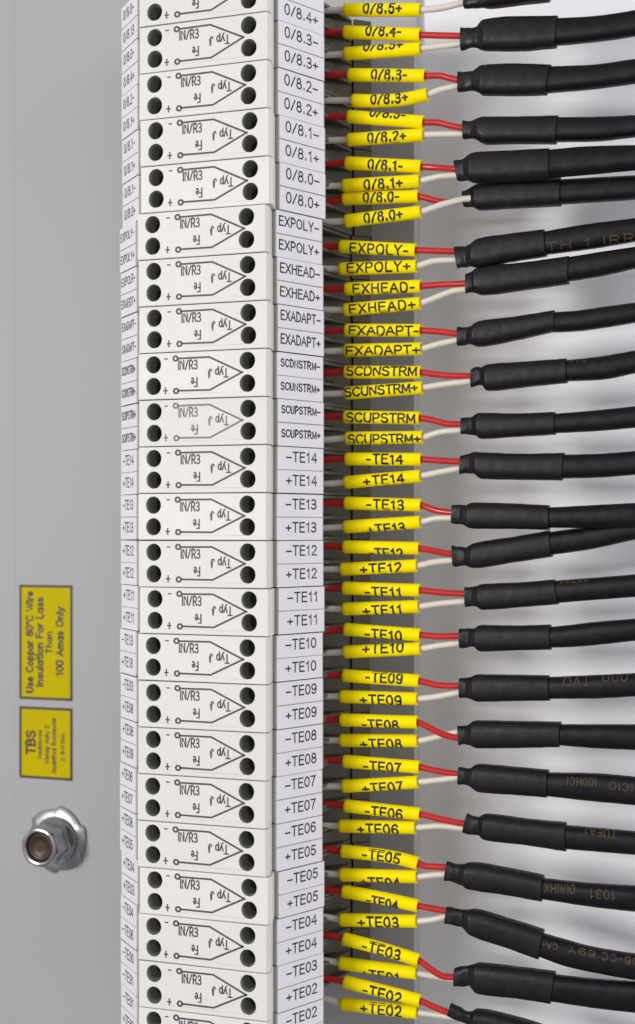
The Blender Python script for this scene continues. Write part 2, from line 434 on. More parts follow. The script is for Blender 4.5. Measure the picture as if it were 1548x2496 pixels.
def screw_mesh():
    mb = MB(); r = 1.9; n = 20
    for (hu, hv) in HOLES[:1]:
        ring = [[fp(rr * math.cos(2 * math.pi * i / n), rr * math.sin(2 * math.pi * i / n), o) for i in range(n)] for rr, o in ((r, -1.2), (r, 0.0), (r * .86, .25))]
        ring = [[(p[0] + 46.6, p[1], p[2]) for p in rg] for rg in ring]
        loft(mb, ring, 0, (True, True), False)
        for s in (-1, 1):
            q = [(.25 * s, -1.6), (.25 * s, 1.6), (1.5 * s, 1.1), (1.5 * s, -1.1)]
            vs = [fp(u, v, .45) for u, v in q] + [fp(u, v, .1) for u, v in q]
            vs = [(p[0] + 46.6, p[1], p[2]) for p in vs]
            mb.add(vs, [(0, 1, 2, 3), (0, 1, 5, 4), (1, 2, 6, 5), (2, 3, 7, 6), (3, 0, 4, 7)])
    return mb.mesh('screw', [M_SCREW])


def print_mesh(m):
    mb = MB(); OFF = 0.035
    def fm(x, y): u, v = art(x, y); return fp(u, v, OFF)
    T = 13.0
    lines = [[(450, 73), (663, 70), (890, 183)], [(890, 181), (668, 295), (455, 293)],
             arc(433, 72, 15, 16, 0, 360, 18), arc(437, 294, 15, 16, 0, 360, 18),
             [(360, 73), (376, 73)], [(353, 290), (377, 290)], [(365, 270), (365, 310)]]
    for i, l in enumerate(lines):
        write(mb, [l], 9.0 if i > 3 else T, fm, 0)
    def txt(s, x0, x1, yb, yt, t, rot=False, gap=.2):
        ps, wd = strokes(s, gap)
        sx = (x1 - x0) / wd; sy = (yb - yt)
        for p in ps:
            q = [((x0 + a * sx), (yb - b * sy)) if not rot else ((x1 - a * sx), (yt + b * sy)) for a, b in p]
            write(mb, [q], t, fm, 0)
    txt('IN/R3', 452, 582, 149, 88, 9.0)
    txt('Typ J', 660, 793, 211, 153, 9.0, True, .1)
    txt('Fe', 541, 582, 268, 208, 9.0, True, .14)
    return mb.mesh('circuit_print', [m])

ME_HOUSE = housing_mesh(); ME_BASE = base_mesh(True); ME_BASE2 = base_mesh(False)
ME_CR = carrier_mesh(R1, R2, 1); ME_CL = carrier_mesh(L1, L2, -1)
ME_SCREW = screw_mesh(); ME_PRINT = print_mesh(M_PRINT); ME_PRINT_GLARE = print_mesh(M_PRINT_GLARE)

for me in (ME_BASE, ME_BASE2, ME_CR, ME_CL, ME_SCREW):
    b = bmesh.new(); b.from_mesh(me); bmesh.ops.recalc_face_normals(b, faces=b.faces); b.to_mesh(me); b.free()

rnd = random.Random(4)
# right tags, left tags, sideways shift of the block (px), shift of its print (zoom px)
BLOCKS = [
    ('0/8.5_', '0/8.4+', '0/8.0_', '0/8.13', 0, -12), ('0/8.3_', '0/8.3+', '0/8.0_', '0/8.4+', 1, -10),
    ('0/8.2_', '0/8.2+', '0/8.2_', '0/8.1+', 1, 5), ('0/8.1_', '0/8.1+', '0/8.1_', '0/8.1+', 1, 6), ('0/8.0_', '0/8.0+', '0/8.1_', '0/8.0+', 2, 8),
    ('EXPOLY_', 'EXPOLY+', 'EXPOLY_', 'EXPOLY+', -3, 1), ('EXHEAD_', 'EXHEAD+', 'EXPOLR_', 'EXAEIDT+', -1, 5), ('EXADAPT_', 'EXADAPT+', 'EXADAPT_', 'SXADAPT_', 0, 6),
    ('SCDNSTRM_', 'SCUNSTRM+', 'SCDNSTRM+', 'SCUNSTRM+', 0, -13), ('SCUPSTRM_', 'SCUPSTRM+', 'SCUPSTRM+', 'SCUPSTRM+', 0, -16),
    ('_TE14', '+TE14', '_TE14', '+TE14', -.5, 2), ('_TE13', '+TE13', '_TE13', '+TE13', -.7, 2), ('_TE12', '+TE12', '+TE12', '+TE12', -1, 2), ('_TE11', '+TE11', '+TE11', '+TE11', -1.2, 1),
    ('_TE10', '+TE10', '_TE13', '+TE18', -4.5, -17), ('_TE09', '+TE09', '_TE03', '+TE08', -1, 0), ('_TE08', '+TE08', '+TE08', '+TE09', -.5, 2), ('_TE07', '+TE07', '+TE06', '+TE07', -2.5, 0),
    ('_TE06', '+TE05', '+TE08', '+TE05', -2.5, -14), ('_TE05', '+TE05', '+TE04', '+TE03', -1.5, -13), ('_TE04', '+TE04', '_TE04', '_TE06', -2, -16), ('_TE03', '+TE02', '_TE00', '_TE91', -3, 2),
    ('_TE02', '+TE01', '_TE01', '+TE82', 0, -10),
]
SPOKEN = lambda s: s.replace('_', '-')


def tag_plate(text, a, c, yc, hh, side, parent, org):
    dx, dz, nx, nz, L = plate_frame(a, c)
    mb = MB(); g = .0
    jy = rnd.uniform(-.06, .06); h2 = hh / 2
    L0 = 0.0; L1_ = L - (.0 if side > 0 else .1)
    def pt(u, v, o): return (a[0] + dx * u + nx * o, yc + jy + v, a[1] + dz * u + nz * o)
    q = [(L0, -h2), (L1_, -h2), (L1_, h2), (L0, h2)]
    mb.add([pt(u, v, .12) for u, v in q] + [pt(u, v, -.27) for u, v in q], [(0, 1, 2, 3), (0, 1, 5, 4), (1, 2, 6, 5), (2, 3, 7, 6), (3, 0, 4, 7), (7, 6, 5, 4)])
    ps, wd = strokes(text, .17)
    if side > 0:
        if text.startswith('0/'): x0, x1, cap, t, vo = .135, .865, 2.62, .155, .50
        elif text.startswith('EX'): x0, x1, cap, t, vo = .055, .93, 2.35, .17, .35
        elif text.startswith('SC'): x0, x1, cap, t, vo = .075, .93, 1.85, .21, .35
        else: x0, x1, cap, t, vo = .185, .855, 2.45, .165, .40
        ps2 = [[((x0 + (x1 - x0) * p / wd) * L, (r - .5) * cap + vo) for p, r in s] for s in ps]
    else:
        if len(text) > 6: x0, x1, cap, t = .06, .95, 2.1, .15
        else: x0, x1, cap, t = .14, .82, 2.5, .135
        vo = .3; m = len(ps)
        ps2 = [[(L - (x0 + (x1 - x0) * p / wd) * L, (r - .5) * cap + vo) for p, r in s] for s in ps]
    write(mb, ps2, t * cap, lambda u, v: pt(u, v, .15), 1)
    o = mb.build('tag_plate', [M_TAG, M_INK], parent, org, fix=False)
    return o


proto = None
for i, (ra, rb, la, lb, sx, pdx) in enumerate(BLOCKS):
    yc = Y0 - P * (i - 1) - P / 2
    last = i == len(BLOCKS) - 1
    dxm = sx / 9.4
    org = (-18.0 + dxm, yc, -62.0)
    lab = f'cream terminal block whose right tags read {SPOKEN(ra)} and {SPOKEN(rb)}'
    if last: lab = 'lowest cream terminal block, cut by the frame, right tag reads -TE02'
    if i == 0: lab = 'topmost cream terminal block, cut by the frame, right tag reads 0/8.4+'
    root = empty('terminal_block', org, lab, 'terminal block', 'terminal blocks stacked in one column')
    off = bl((-org[0] + dxm, 0, -org[2]))
    if 0 < i: root.rotation_euler = (0, math.radians(rnd.uniform(-.13, .13)), math.radians(rnd.uniform(-.25, .25)))
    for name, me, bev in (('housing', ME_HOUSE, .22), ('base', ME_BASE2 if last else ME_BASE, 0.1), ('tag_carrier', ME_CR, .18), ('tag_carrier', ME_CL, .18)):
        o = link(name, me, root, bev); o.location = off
    for hu, hv in HOLES:
        s = link('screw', ME_SCREW, root); c = fp(hu, hv, -HD + 1.3)
        s.location = off + bl(c); s.rotation_euler = (0, 0, 0)
    pr = link('circuit_print', ME_PRINT_GLARE if ra.startswith('SCUP') else ME_PRINT, root)
    k = pdx / 2.8 / 9.4
    pr.location = off + bl(((k - dxm) * TX, 0, (k - dxm) * TZ))
    if ra.startswith('SCUP'): pr['label'] = 'pale grey circuit print with glare painted into its colour'
    hh = P / 2 - .26
    for text, s, yy in ((ra, 1, P / 4), (rb, 1, -P / 4), (la, -1, P / 4), (lb, -1, -P / 4)):
        a, c = (R1, R2) if s > 0 else (L1, L2)
        a = (a[0] + dxm, a[1]); c = (c[0] + dxm, c[1])
        if s < 0: tag_plate(text, a, c, yc + yy, hh, -1, root, org)
        else: tag_plate(text, a, c, yc + yy, hh, 1, root, org)

# ------------------------------------------------------------------ cables
ZO = 1512 / 788.0
REG = {'A': 0, 'B': 600, 'C': 1200, 'D': 1840}


def zpx(reg, x, y): return 760 + x / ZO, REG[reg] + y / ZO


def pchip(xs, ys):
    xs = np.array(xs, float); ys = np.array(ys, float); n = len(xs)
    h = np.diff(xs); d = np.diff(ys) / h; m = np.zeros(n)
    for i in range(1, n - 1):
        if d[i - 1] * d[i] > 0:
            w1 = 2 * h[i] + h[i - 1]; w2 = h[i] + 2 * h[i - 1]; m[i] = (w1 + w2) / (w1 / d[i - 1] + w2 / d[i])
    m[0] = d[0]; m[-1] = d[-1]
    def f(x):
        i = int(min(max(np.searchsorted(xs, x) - 1, 0), n - 2)); t = (x - xs[i]) / h[i]
        return ((2 * t**3 - 3 * t**2 + 1) * ys[i] + (t**3 - 2 * t**2 + t) * h[i] * m[i] + (-2 * t**3 + 3 * t**2) * ys[i + 1] + (t**3 - t**2) * h[i] * m[i + 1])
    return f


def catmull(xs, ys):
    xs = np.array(xs, float); ys = np.array(ys, float); n = len(xs)
    m = np.zeros(n); d = np.diff(ys) / np.diff(xs); m[0] = d[0]; m[-1] = d[-1]
    for i in range(1, n - 1): m[i] = (ys[i + 1] - ys[i - 1]) / (xs[i + 1] - xs[i - 1])
    h = np.diff(xs)
    def f(x):
        i = int(min(max(np.searchsorted(xs, x) - 1, 0), n - 2)); t = (x - xs[i]) / h[i]
        return ((2 * t**3 - 3 * t**2 + 1) * ys[i] + (t**3 - 2 * t**2 + t) * h[i] * m[i] + (-2 * t**3 + 3 * t**2) * ys[i + 1] + (t**3 - t**2) * h[i] * m[i + 1])
    return f


NV = np.array([NX, 0, NZ])


def tube_rings(pts, radii, n=16):
    rings = []
    for i, p in enumerate(pts):
        t = pts[min(i + 1, len(pts) - 1)] - pts[max(i - 1, 0)]; t = t / np.linalg.norm(t)
        u = np.cross(NV, t); u /= np.linalg.norm(u); v = np.cross(t, u)
        rings.append([p + radii[i] * (math.cos(2 * math.pi * k / n) * u + math.sin(2 * math.pi * k / n) * v) for k in range(n)])
    return rings

# wires: colour, region, wire/marker left x y, right x y, text, text x0 x1, text shift, path left, path right, extra marker bend, depth shift
W_ = [
 ('W','A',155,46,508,46,'0/8.5+',250,428,5,(65,48),[(600,38),(712,12)],None,0),
 ('R','A',155,150,508,163,'0/8.4-',262,425,0,(65,152),[(600,166),(698,168)],None,0),
 ('W','A',158,252,508,228,'0/8.5+',250,430,-20,(65,258),[(600,216),(698,205)],None,0),
 ('R','A',175,350,530,355,'0/8.3-',288,452,8,(65,350),[(600,354),(640,364),(685,374)],None,0),
 ('W','A',192,470,540,442,'0/8.3+',285,455,2,(65,470),[(600,420),(685,402)],[(300,472),(420,466)],0),
 ('R','A',172,545,523,572,'0/8.5-',278,440,-24,(65,545),[(595,574),(650,588),(708,598)],None,0),
 ('W','A',172,654,522,631,'0/8.2+',270,446,9,(65,657),[(600,628),(708,628)],None,0),
 ('R','A',163,762,513,780,'0/8.1-',273,432,12,(65,765),[(590,784),(670,790)],None,0),
 ('W','A',150,868,505,846,'0/8.1+',253,430,14,(65,871),[(600,825),(678,820)],None,0),
 ('R','A',150,930,500,918,'0/8.0-',250,415,7,(65,947),[(600,942),(655,945),(706,935)],None,-1.6),
 ('W','A',160,1034,510,991,'0/8.0+',253,430,8,(65,1038),[(600,960),(706,932)],None,.3),
 ('R','A',135,1153,487,1170,'EXPOLY-',187,458,14,(65,1153),[(580,1173),(672,1176)],None,0),
 ('W','B',135,107,490,94,'EXPOLY+',173,467,5,(65,105),[(560,72),(620,66),(678,65)],None,0),
 ('R','B',160,200,510,187,'EXHEAD-',200,488,12,(65,200),[(600,180),(722,175)],None,0),
 ('W','B',155,298,508,267,'EXHEAD+',183,490,11,(65,298),[(600,232),(660,210),(722,203)],None,0),
 ('R','B',160,393,510,394,'EXADAPT-',182,508,10,(65,397),[(600,400),(682,410)],None,0),
 ('W','B',158,488,512,480,'EXADAPT+',168,512,12,(65,492),[(600,456),(682,440)],None,0),
 ('R','B',158,589,510,590,'SCDNSTRM',170,498,0,(65,592),[(620,604),(746,608)],None,0),
 ('W','B',160,688,517,662,'SCUNSTRM+',162,502,2,(65,692),[(620,646),(746,632)],None,0),
 ('R','B',155,798,505,804,'SCUPSTRM',170,490,8,(65,797),[(560,812),(630,830),(700,834)],None,0),
 ('W','B',163,898,518,894,'SCUPSTRM+',178,515,12,(65,905),[(600,870),(700,860)],None,0),
 ('R','B',162,995,513,997,'-TE14',263,432,4,(65,998),[(600,1003),(700,1008)],None,0),
 ('W','B',157,1105,508,1075,'+TE14',250,437,9,(65,1112),[(600,1056),(693,1040)],None,0),
 ('R','C',158,50,512,60,'-TE13',265,437,7,(65,52),[(580,84),(655,95)],None,0),
 ('W','C',155,162,508,139,'+TE13',265,440,30,(65,167),[(580,122),(655,120)],None,0),
 ('R','C',152,255,503,262,'-TE12',275,430,36,(65,250),[(580,276),(660,290)],None,0),
 ('W','C',140,360,492,343,'+TE12',235,425,9,(65,360),[(580,325),(660,318)],None,0),
 ('R','C',150,448,506,458,'-TE11',257,425,20,(65,450),[(600,468),(715,475)],None,0),
 ('W','C',150,546,500,534,'+TE11',247,427,17,(65,545),[(600,520),(718,510)],None,0),
 ('R','C',157,641,508,667,'-TE10',257,427,16,(65,648),[(600,674),(688,672)],None,0),
 ('W','C',155,747,508,731,'+TE10',247,435,-12,(65,752),[(600,716),(690,706)],None,0),
 ('R','C',150,857,503,882,'-TE09',260,430,-4,(65,855),[(580,900),(640,906),(690,905)],None,0),
 ('W','C',138,955,494,966,'+TE09',235,425,13,(65,955),[(580,956),(690,936)],None,0),
 ('R','C',138,1064,495,1075,'-TE08',242,410,21,(65,1062),[(560,1106),(620,1134),(688,1150)],None,.8),
 ('W','C',138,1160,495,1162,'+TE08',235,425,19,(65,1160),[(580,1145),(688,1120)],None,-.9),
 ('R','D',152,30,505,57,'-TE07',250,423,14,(65,22),[(600,78),(688,90)],None,0),
 ('W','D',148,147,497,127,'+TE07',243,430,19,(65,148),[(600,116),(685,106)],None,0),
 ('R','D',157,238,507,277,'-TE06',258,430,11,(65,228),[(600,300),(712,322)],None,0),
 ('W','D',132,332,485,340,'+TE06',222,410,11,(65,330),[(600,332),(710,344)],None,-.5),
 ('R','D',143,450,497,507,'-TE05',245,418,1,(65,440),[(530,520),(570,522),(630,526)],[(300,466),(400,482)],0),
 ('W','D',137,560,492,570,'+TE04',233,415,35,(65,555),[(560,562),(627,558)],None,0),
 ('R','D',147,638,497,706,'-TE04',265,410,19,(65,630),[(560,718),(632,730)],[(320,668)],0),
 ('W','D',136,771,490,778,'+TE03',225,412,5,(65,758),[(560,770),(627,756)],None,0),
 ('R','D',150,860,500,960,'-TE03',245,420,2,(65,842),[(560,1005),(610,1034),(670,1040)],[(320,904)],.6),
 ('W','D',133,974,490,1020,'+TE01',238,415,37,(65,962),[(560,1032),(670,1050)],None,-1.0),
 ('R','D',153,1062,507,1150,'-TE02',248,425,8,(65,1045),[(580,1182),(648,1208)],[(330,1104)],.7),
 ('W','D',140,1164,493,1205,'+TE02',237,425,0,(65,1140),[(560,1212),(645,1224)],None,-.9),
]
# cables: region, sleeve stations, cable stations, depth shift; a station is (x, top, bottom) or (x_top, top, x_bottom, bottom)
C_ = [
 ('A',[(712,-30,38),(775,-34,38),(800,-50,36),(830,-72,36),(980,-90,20),(1110,-98,6)],[(1100,-90,-2),(1300,-112,-24),(1512,-150,-60),(1700,-190,-100)],0),
 ('A',[(698,132,235),(745,130,224),(772,122,222),(790,106,230),(815,94,236),(950,80,238),(1153,78,1141,223)],[(1130,88,214),(1300,80,198),(1420,66,183),(1512,50,168),(1700,20,140)],0),
 ('A',[(685,335,432),(720,338,424),(750,334,424),(775,318,432),(800,308,445),(950,300,447),(1122,306,1094,444)],[(1090,314,436),(1300,306,418),(1512,278,390),(1700,250,360)],0),
 ('A',[(708,566,652),(745,566,650),(770,560,654),(790,552,665),(815,548,675),(950,548,672),(1155,543,1141,673)],[(1130,550,664),(1300,549,662),(1512,541,641),(1700,525,620)],0),
 ('A',[(665,755,683,846),(712,745,846),(730,730,848),(750,718,853),(770,714,855),(950,705,850),(1112,696,1112,842)],[(1100,703,834),(1300,686,816),(1512,681,796),(1700,680,786)],2.6),
 ('A',[(704,894,712,968),(740,882,966),(756,874,968),(772,864,978),(790,858,983),(950,842,974),(1167,834,1163,964)],[(1150,840,957),(1300,832,948),(1512,821,933),(1700,800,910)],-2.6),
 ('B',[(667,2,683,108),(720,2,98),(742,-4,94),(758,-20,99),(775,-32,102),(920,-56,76),(1088,-77,1098,48)],[(1080,-66,42),(1300,-104,14),(1512,-130,-21),(1700,-160,-50)],0),
 ('B',[(722,130,225),(752,116,216),(768,108,220),(785,102,227),(800,98,229),(1000,76,205),(1204,48,1200,178)],[(1190,54,167),(1350,28,142),(1512,4,106),(1700,-25,70)],.5),
 ('B',[(682,380,465),(725,378,462),(748,374,462),(762,362,467),(780,353,470),(950,330,442),(1136,301,1138,399)],[(1120,310,404),(1220,304,400),(1380,282,380),(1512,265,358),(1700,240,325)],0),
 ('B',[(746,576,660),(770,568,654),(792,568,650),(806,560,664),(822,554,678),(1000,540,660),(1193,526,1195,640)],[(1180,535,633),(1350,516,626),(1512,488,595),(1700,455,560)],0),
 ('B',[(700,802,882),(750,799,880),(768,788,886),(782,780,898),(797,779,902),(950,782,893),(1138,775,1139,882)],[(1125,784,876),(1300,770,868),(1512,748,850),(1700,725,830)],0),
 ('B',[(697,980,693,1068),(735,968,1062),(758,964,1062),(775,963,1078),(797,964,1090),(1000,970,1094),(1182,966,1172,1097)],[(1165,975,1088),(1350,970,1083),(1512,958,1070),(1700,945,1055)],0),
 ('C',[(657,62,655,145),(695,58,152),(722,58,160),(742,50,168),(766,47,171),(950,52,172),(1111,60,1111,176)],[(1100,71,166),(1300,60,167),(1512,49,165),(1700,38,160)],1.2),
 ('C',[(657,248,663,347),(680,256,346),(718,256,344),(737,246,350),(757,238,355),(950,206,328),(1112,177,1126,302)],[(1105,186,296),(1300,158,268),(1512,122,222),(1700,90,180)],-1.8),
 ('C',[(717,442,719,536),(750,440,534),(775,436,534),(790,430,546),(805,428,550),(980,420,538),(1136,407,1155,524)],[(1130,413,520),(1300,400,506),(1512,383,490),(1700,365,470)],0),
 ('C',[(690,640,693,728),(735,636,724),(762,633,724),(778,624,738),(796,620,745),(950,622,740),(1116,618,1120,736)],[(1105,630,728),(1220,618,724),(1300,608,718),(1512,590,695),(1700,575,675)],0),
 ('C',[(692,870,691,962),(725,866,966),(748,862,966),(762,854,974),(780,851,979),(950,853,976),(1108,856,1114,974)],[(1095,864,966),(1300,855,965),(1512,845,955),(1700,835,945)],0),
 ('C',[(684,1090,690,1186),(718,1090,1178),(742,1080,1180),(758,1070,1190),(778,1067,1197),(980,1070,1195),(1165,1073,1160,1191)],[(1145,1084,1182),(1350,1085,1198),(1512,1085,1205),(1700,1080,1212)],0),
 ('D',[(688,58,684,137),(720,62,142),(744,60,148),(760,49,160),(780,43,172),(950,56,186),(1106,70,1102,198)],[(1090,82,191),(1300,85,215),(1512,102,235),(1700,120,255)],0),
 ('D',[(727,274,706,362),(760,288,374),(782,286,376),(798,278,390),(812,276,396),(1000,298,420),(1188,316,1191,450)],[(1170,327,438),(1350,343,453),(1512,358,466),(1700,375,480)],0),
 ('D',[(634,498,620,588),(680,510,600),(708,514,608),(724,506,622),(748,503,629),(920,530,655),(1083,562,1078,684)],[(1065,575,671),(1300,599,708),(1512,612,732),(1700,620,750)],0),
 ('D',[(634,708,622,790),(680,722,798),(706,726,806),(722,722,826),(748,722,842),(920,766,902),(1086,817,1062,954)],[(1050,826,936),(1180,862,984),(1300,895,1012),(1512,930,1050),(1700,950,1075)],0),
 ('D',[(668,996,667,1082),(705,990,1080),(735,986,1080),(754,978,1100),(776,974,1113),(960,992,1136),(1139,1014,1119,1161)],[(1110,1024,1150),(1350,1050,1186),(1512,1060,1204),(1700,1068,1220)],0),
 ('D',[(652,1160,635,1222),(690,1180,1242),(725,1200,1254),(745,1200,1270),(768,1190,1288),(950,1225,1340),(1130,1280,1400)],[(1110,1286,1392),(1300,1320,1430),(1700,1400,1520)],0),
]
# ochre print on the jackets: cable, region, text, x0, x1, centre y at x0 and x1, height, turned over
PRINTS = [
 (3,'A','LC IT1EE0ARE',1185,1500,546,534,30,False), (5,'A','1 0OUK',1345,1495,832,826,24,False),
 (6,'B','TH 1 IRR',1105,1512,10,-34,42,False), (9,'B','110',1205,1290,540,532,28,False), (9,'B','AI',1375,1395,515,512,18,False),
 (14,'C','11011',1165,1295,415,405,26,True), (16,'C','TVO',1182,1302,883,878,46,True), (16,'C','000',1365,1480,866,862,36,True),
 (18,'D','I00HCI',1200,1335,116,122,40,True), (18,'D','ICIO',1395,1505,136,146,40,True), (19,'D','TUEA1',1280,1428,348,368,32,True),
 (20,'D','0UIIHX',1095,1235,612,620,46,True), (20,'D','1031',1305,1425,640,646,46,True),
 (21,'D','CA-',1085,1155,876,888,32,True), (21,'D','69Y',1205,1330,898,922,32,True), (21,'D','66-CC',1360,1530,930,960,36,True),
]
WO = -32.0


def station(s): return s if len(s) == 4 else (s[0], s[1], s[0], s[2])


def surf(stations, reg, depth_of, wo, nexp, rough=0.0, step=9.0, nseg=28, seed=0, closed_end=True):
    st = [station(s) for s in stations]
    xm = [(s[0] + s[2]) / 2 for s in st]
    ft, fb = pchip(xm, [s[1] for s in st]), pchip(xm, [s[3] for s in st])
    sl = [s[0] - xm[i] for i, s in enumerate(st)]
    n = max(2, int((xm[-1] - xm[0]) / step)); rs = random.Random(seed)
    ph = [rs.uniform(0, 6.28) for _ in range(8)]
    def frame(x):
        s = float(np.interp(x, xm, sl))
        a = on_plane(*zpx(reg, x + s, ft(x)), wo); b = on_plane(*zpx(reg, x - s, fb(x)), wo)
        return (a + b) / 2, (a - b) / 2
    def point(x, q, lift=0.0):                     # q = -1 bottom .. 1 top, on the camera side
        c, h = frame(x); d = depth_of(x)
        q = max(-.985, min(.985, q))
        return c + h * q * (1 + lift / np.linalg.norm(h)) + NV * (d * (1 - abs(q) ** nexp) ** (1 / nexp) + lift)
    rings = []
    for i in range(n + 1):
        x = xm[0] + (xm[-1] - xm[0]) * i / n
        c, h = frame(x); d = depth_of(x); r = []
        for k in range(nseg):
            th = 2 * math.pi * k / nseg; cs, sn = math.cos(th), math.sin(th)
            q = math.copysign(abs(sn) ** (2 / nexp), sn); e = math.copysign(abs(cs) ** (2 / nexp), cs)
            wob = 1 + (rough(x) if callable(rough) else rough) * (math.sin(x * .06 + ph[0] + 2 * th) + .6 * math.sin(x * .11 + ph[1] - th * 3) + .5 * math.sin(x * .023 + ph[2] + th))
            r.append(c + (h * q + NV * d * e) * wob)
        rings.append(r)
    return rings, point, xm, (ft, fb)


wire_i = 0
for ci, (reg, sl, cb, dz) in enumerate(C_):
    (px_, pt_, pb_), (qx_, qt_, qb_) = cb[-2], cb[-1]; g_ = .5 * ((qt_ + qb_) - (pt_ + pb_)) / (qx_ - px_) * .7
    cb = cb + [(2600, qt_ + g_ * (2600 - qx_), qb_ + g_ * (2600 - qx_))]   # the cables run on beyond the frame
    nw = 1 if ci == 0 else 2
    ws = W_[wire_i:wire_i + nw]; wire_i += nw
    nm = [x[6] for x in ws]
    lab = f'black sheathed cable with yellow marker sleeves {nm[0]} and {nm[1]}' if nw == 2 else 'topmost black cable, cut by the frame, with one white core marked 0/8.5+'
    if 'TE12' in nm[0]: lab = 'black sheathed cable whose white core is marked +TE12'
    ox = on_plane(*zpx(reg, sl[0][0], (sl[0][1] + sl[0][-1]) / 2), WO)
    root = empty('thermocouple_cable', ox, lab, 'cable', 'black cables leaving the terminal blocks')
    sxm = [(station(s)[0] + station(s)[2]) / 2 for s in sl]
    hts = [station(q)[3] - station(q)[1] for q in sl]; top_h = max(hts)
    isho = next(k for k, h in enumerate(hts) if h > .85 * top_h)
    xa, xs_ = sxm[max(isho - 2, 1)], min(sxm[isho], sxm[0] + 125)
    dep = lambda x: float(np.interp(x, [sxm[0], xa, xs_ - 2, sxm[-1]], [1.4, 1.45, 2.85, 2.85]))
    crump = lambda x: 0.04 * max(0.0, min(1.0, (xs_ - x) / 25)) + .004
    rs, pt, _, _ = surf(sl, reg, dep, WO + dz, 2.8, rough=crump, step=5, nseg=36, seed=ci)
    mb = MB(); loft(mb, rs, 0, (True, True))
    sh = mb.build('heat_shrink', [M_SHRINK], root, ox)
    # cut edge of the heat shrink: small step ring so the end reads as a wall
    rs, pc, cxm, (ft, fb) = surf(cb, reg, lambda x: 2.35, WO + dz, 2.6, rough=.004, step=14, seed=ci + 50)
    mb = MB(); loft(mb, rs, 0, (True, True))
    mb2 = MB()
    for (pi, preg, text, x0, x1, ya, yb, hgt, rot) in PRINTS:
        if pi != ci: continue
        hgt *= .84
        ps, wd = strokes(text, .22)
        def fm(u, v, x0=x0, x1=x1, ya=ya, yb=yb, preg=preg):
            Y = (REG[preg] - REG[reg]) * ZO + v + ya + (yb - ya) * (u - x0) / (x1 - x0)
            t, b_ = ft(u), fb(u)
            return pc(u, (Y - (t + b_) / 2) / ((t - b_) / 2), .03)
        k = (x1 - x0) / wd
        for p in ps:
            q = [(x0 + a * k, -(b - .5) * hgt) if not rot else (x1 - a * k, (b - .5) * hgt) for a, b in p]
            write(mb, [q], 4.2, fm, 1, 4)
    mb.build('cable_jacket', [M_JACKET, M_OCHRE], root, ox, fix=False)
    for (colr, wreg, mx0, my0, mx1, my1, text, tx0, tx1, dv, pl, pr, bend, dwo) in ws:
        wo = WO + dwo
        pin = wo if abs(dwo) > 0 else WO + dz * .35
        xs = [-10, 65, mx0, mx0 + 60] + [b[0] for b in (bend or [])] + [mx1 - 40, mx1] + [p[0] for p in pr] + [pr[-1][0] + 40]
        fm_ = catmull([mx0] + [b[0] for b in (bend or [])] + [mx1], [my0] + [b[1] for b in (bend or [])] + [my1])
        endy = pr[-1][1] + (pr[-1][1] - (pr[-2][1] if len(pr) > 1 else my1)) * 40 / (pr[-1][0] - (pr[-2][0] if len(pr) > 1 else mx1)) * .4
        ys = [pl[1] + (pl[1] - my0) * .3, pl[1], my0, fm_(mx0 + 60)] + [b[1] for b in (bend or [])] + [fm_(mx1 - 40), my1] + [p[1] for p in pr] + [endy]
        fw = pchip(xs, ys) if False else catmull(xs, ys)
        N = 60; xx = np.linspace(xs[0], xs[-1], N)
        mid = lambda x: wo + (dz - dwo) * max(0, min(1, (x - mx1) / max(60, pr[-1][0] - mx1))) ** 2 * (.8 if abs(dwo) < .01 else .55)
        pts = [on_plane(*zpx(wreg, x, fw(x)), mid(x)) for x in xx]
        r = 15.0
        rad = [r / ZO * (D - p[2]) / F for p in pts]
        mb = MB(); loft(mb, tube_rings(pts, rad, 16), 0)
        wire = mb.build('red_core' if colr == 'R' else 'white_core', [M_RED if colr == 'R' else M_WHT], root, ox)
        # yellow marker sleeve
        R = 30.6; mb = MB(); xx = np.linspace(mx0, mx1, 26)
        mp_ = [on_plane(*zpx(wreg, x, fm_(x)), mid(mx0)) for x in xx]
        rr = [R / ZO * (D - p[2]) / F for p in mp_]
        ro = tube_rings(mp_, rr, 28)
        e0 = tube_rings(mp_, [q * .955 for q in rr], 28); inn = tube_rings(mp_, [q * .86 for q in rr], 28)
        tdir0 = (mp_[1] - mp_[0]); tdir1 = mp_[-1] - mp_[-2]
        first = [[p - tdir0 * .06 for p in e0[0]]]; lastr = [[p + tdir1 * .06 for p in e0[-1]]]
        inner = [[p - tdir0 * .04 for p in inn[0]]] ; innerl = [[p + tdir1 * .04 for p in inn[-1]]]
        loft(mb, [inn[2]] + inner + first + ro + lastr + innerl + [inn[-3]], 0, (False, False))
        c0 = fm_((tx0 + tx1) / 2)
        ps, wd = strokes(text, .2 if len(text) < 8 else .12); k = (tx1 - tx0) / wd
        cap = 42.0 if len(text) < 8 else 39.0; dv = dv * .8 - 3.0
        Rm = float(np.mean(rr)); pxmm = Rm / R
        def mk(u, v):
            v = max(-R * .972, min(R * .972, v))
            c = on_plane(*zpx(wreg, u, fm_(u)), mid(mx0))
            t = on_plane(*zpx(wreg, u + 3, fm_(u + 3)), mid(mx0)) - c; t /= np.linalg.norm(t)
            up = np.cross(NV, t); up /= np.linalg.norm(up); up = up if up[1] > 0 else -up
            q = v / R * Rm
            o = math.sqrt(max(Rm * Rm - q * q, 0)) / Rm
            return c + up * q * (1 + .03 / Rm) + NV * (o * Rm + .035)
        for p in ps:
            q = [(tx0 + a * k, (b - .5) * cap - dv) for a, b in p]
            write(mb, [q], 9.2 if len(text) < 7 else 8.4, mk, 1, 5)
        ms = mb.build('marker_sleeve', [M_YEL, M_INK], wire, ox, fix=False)
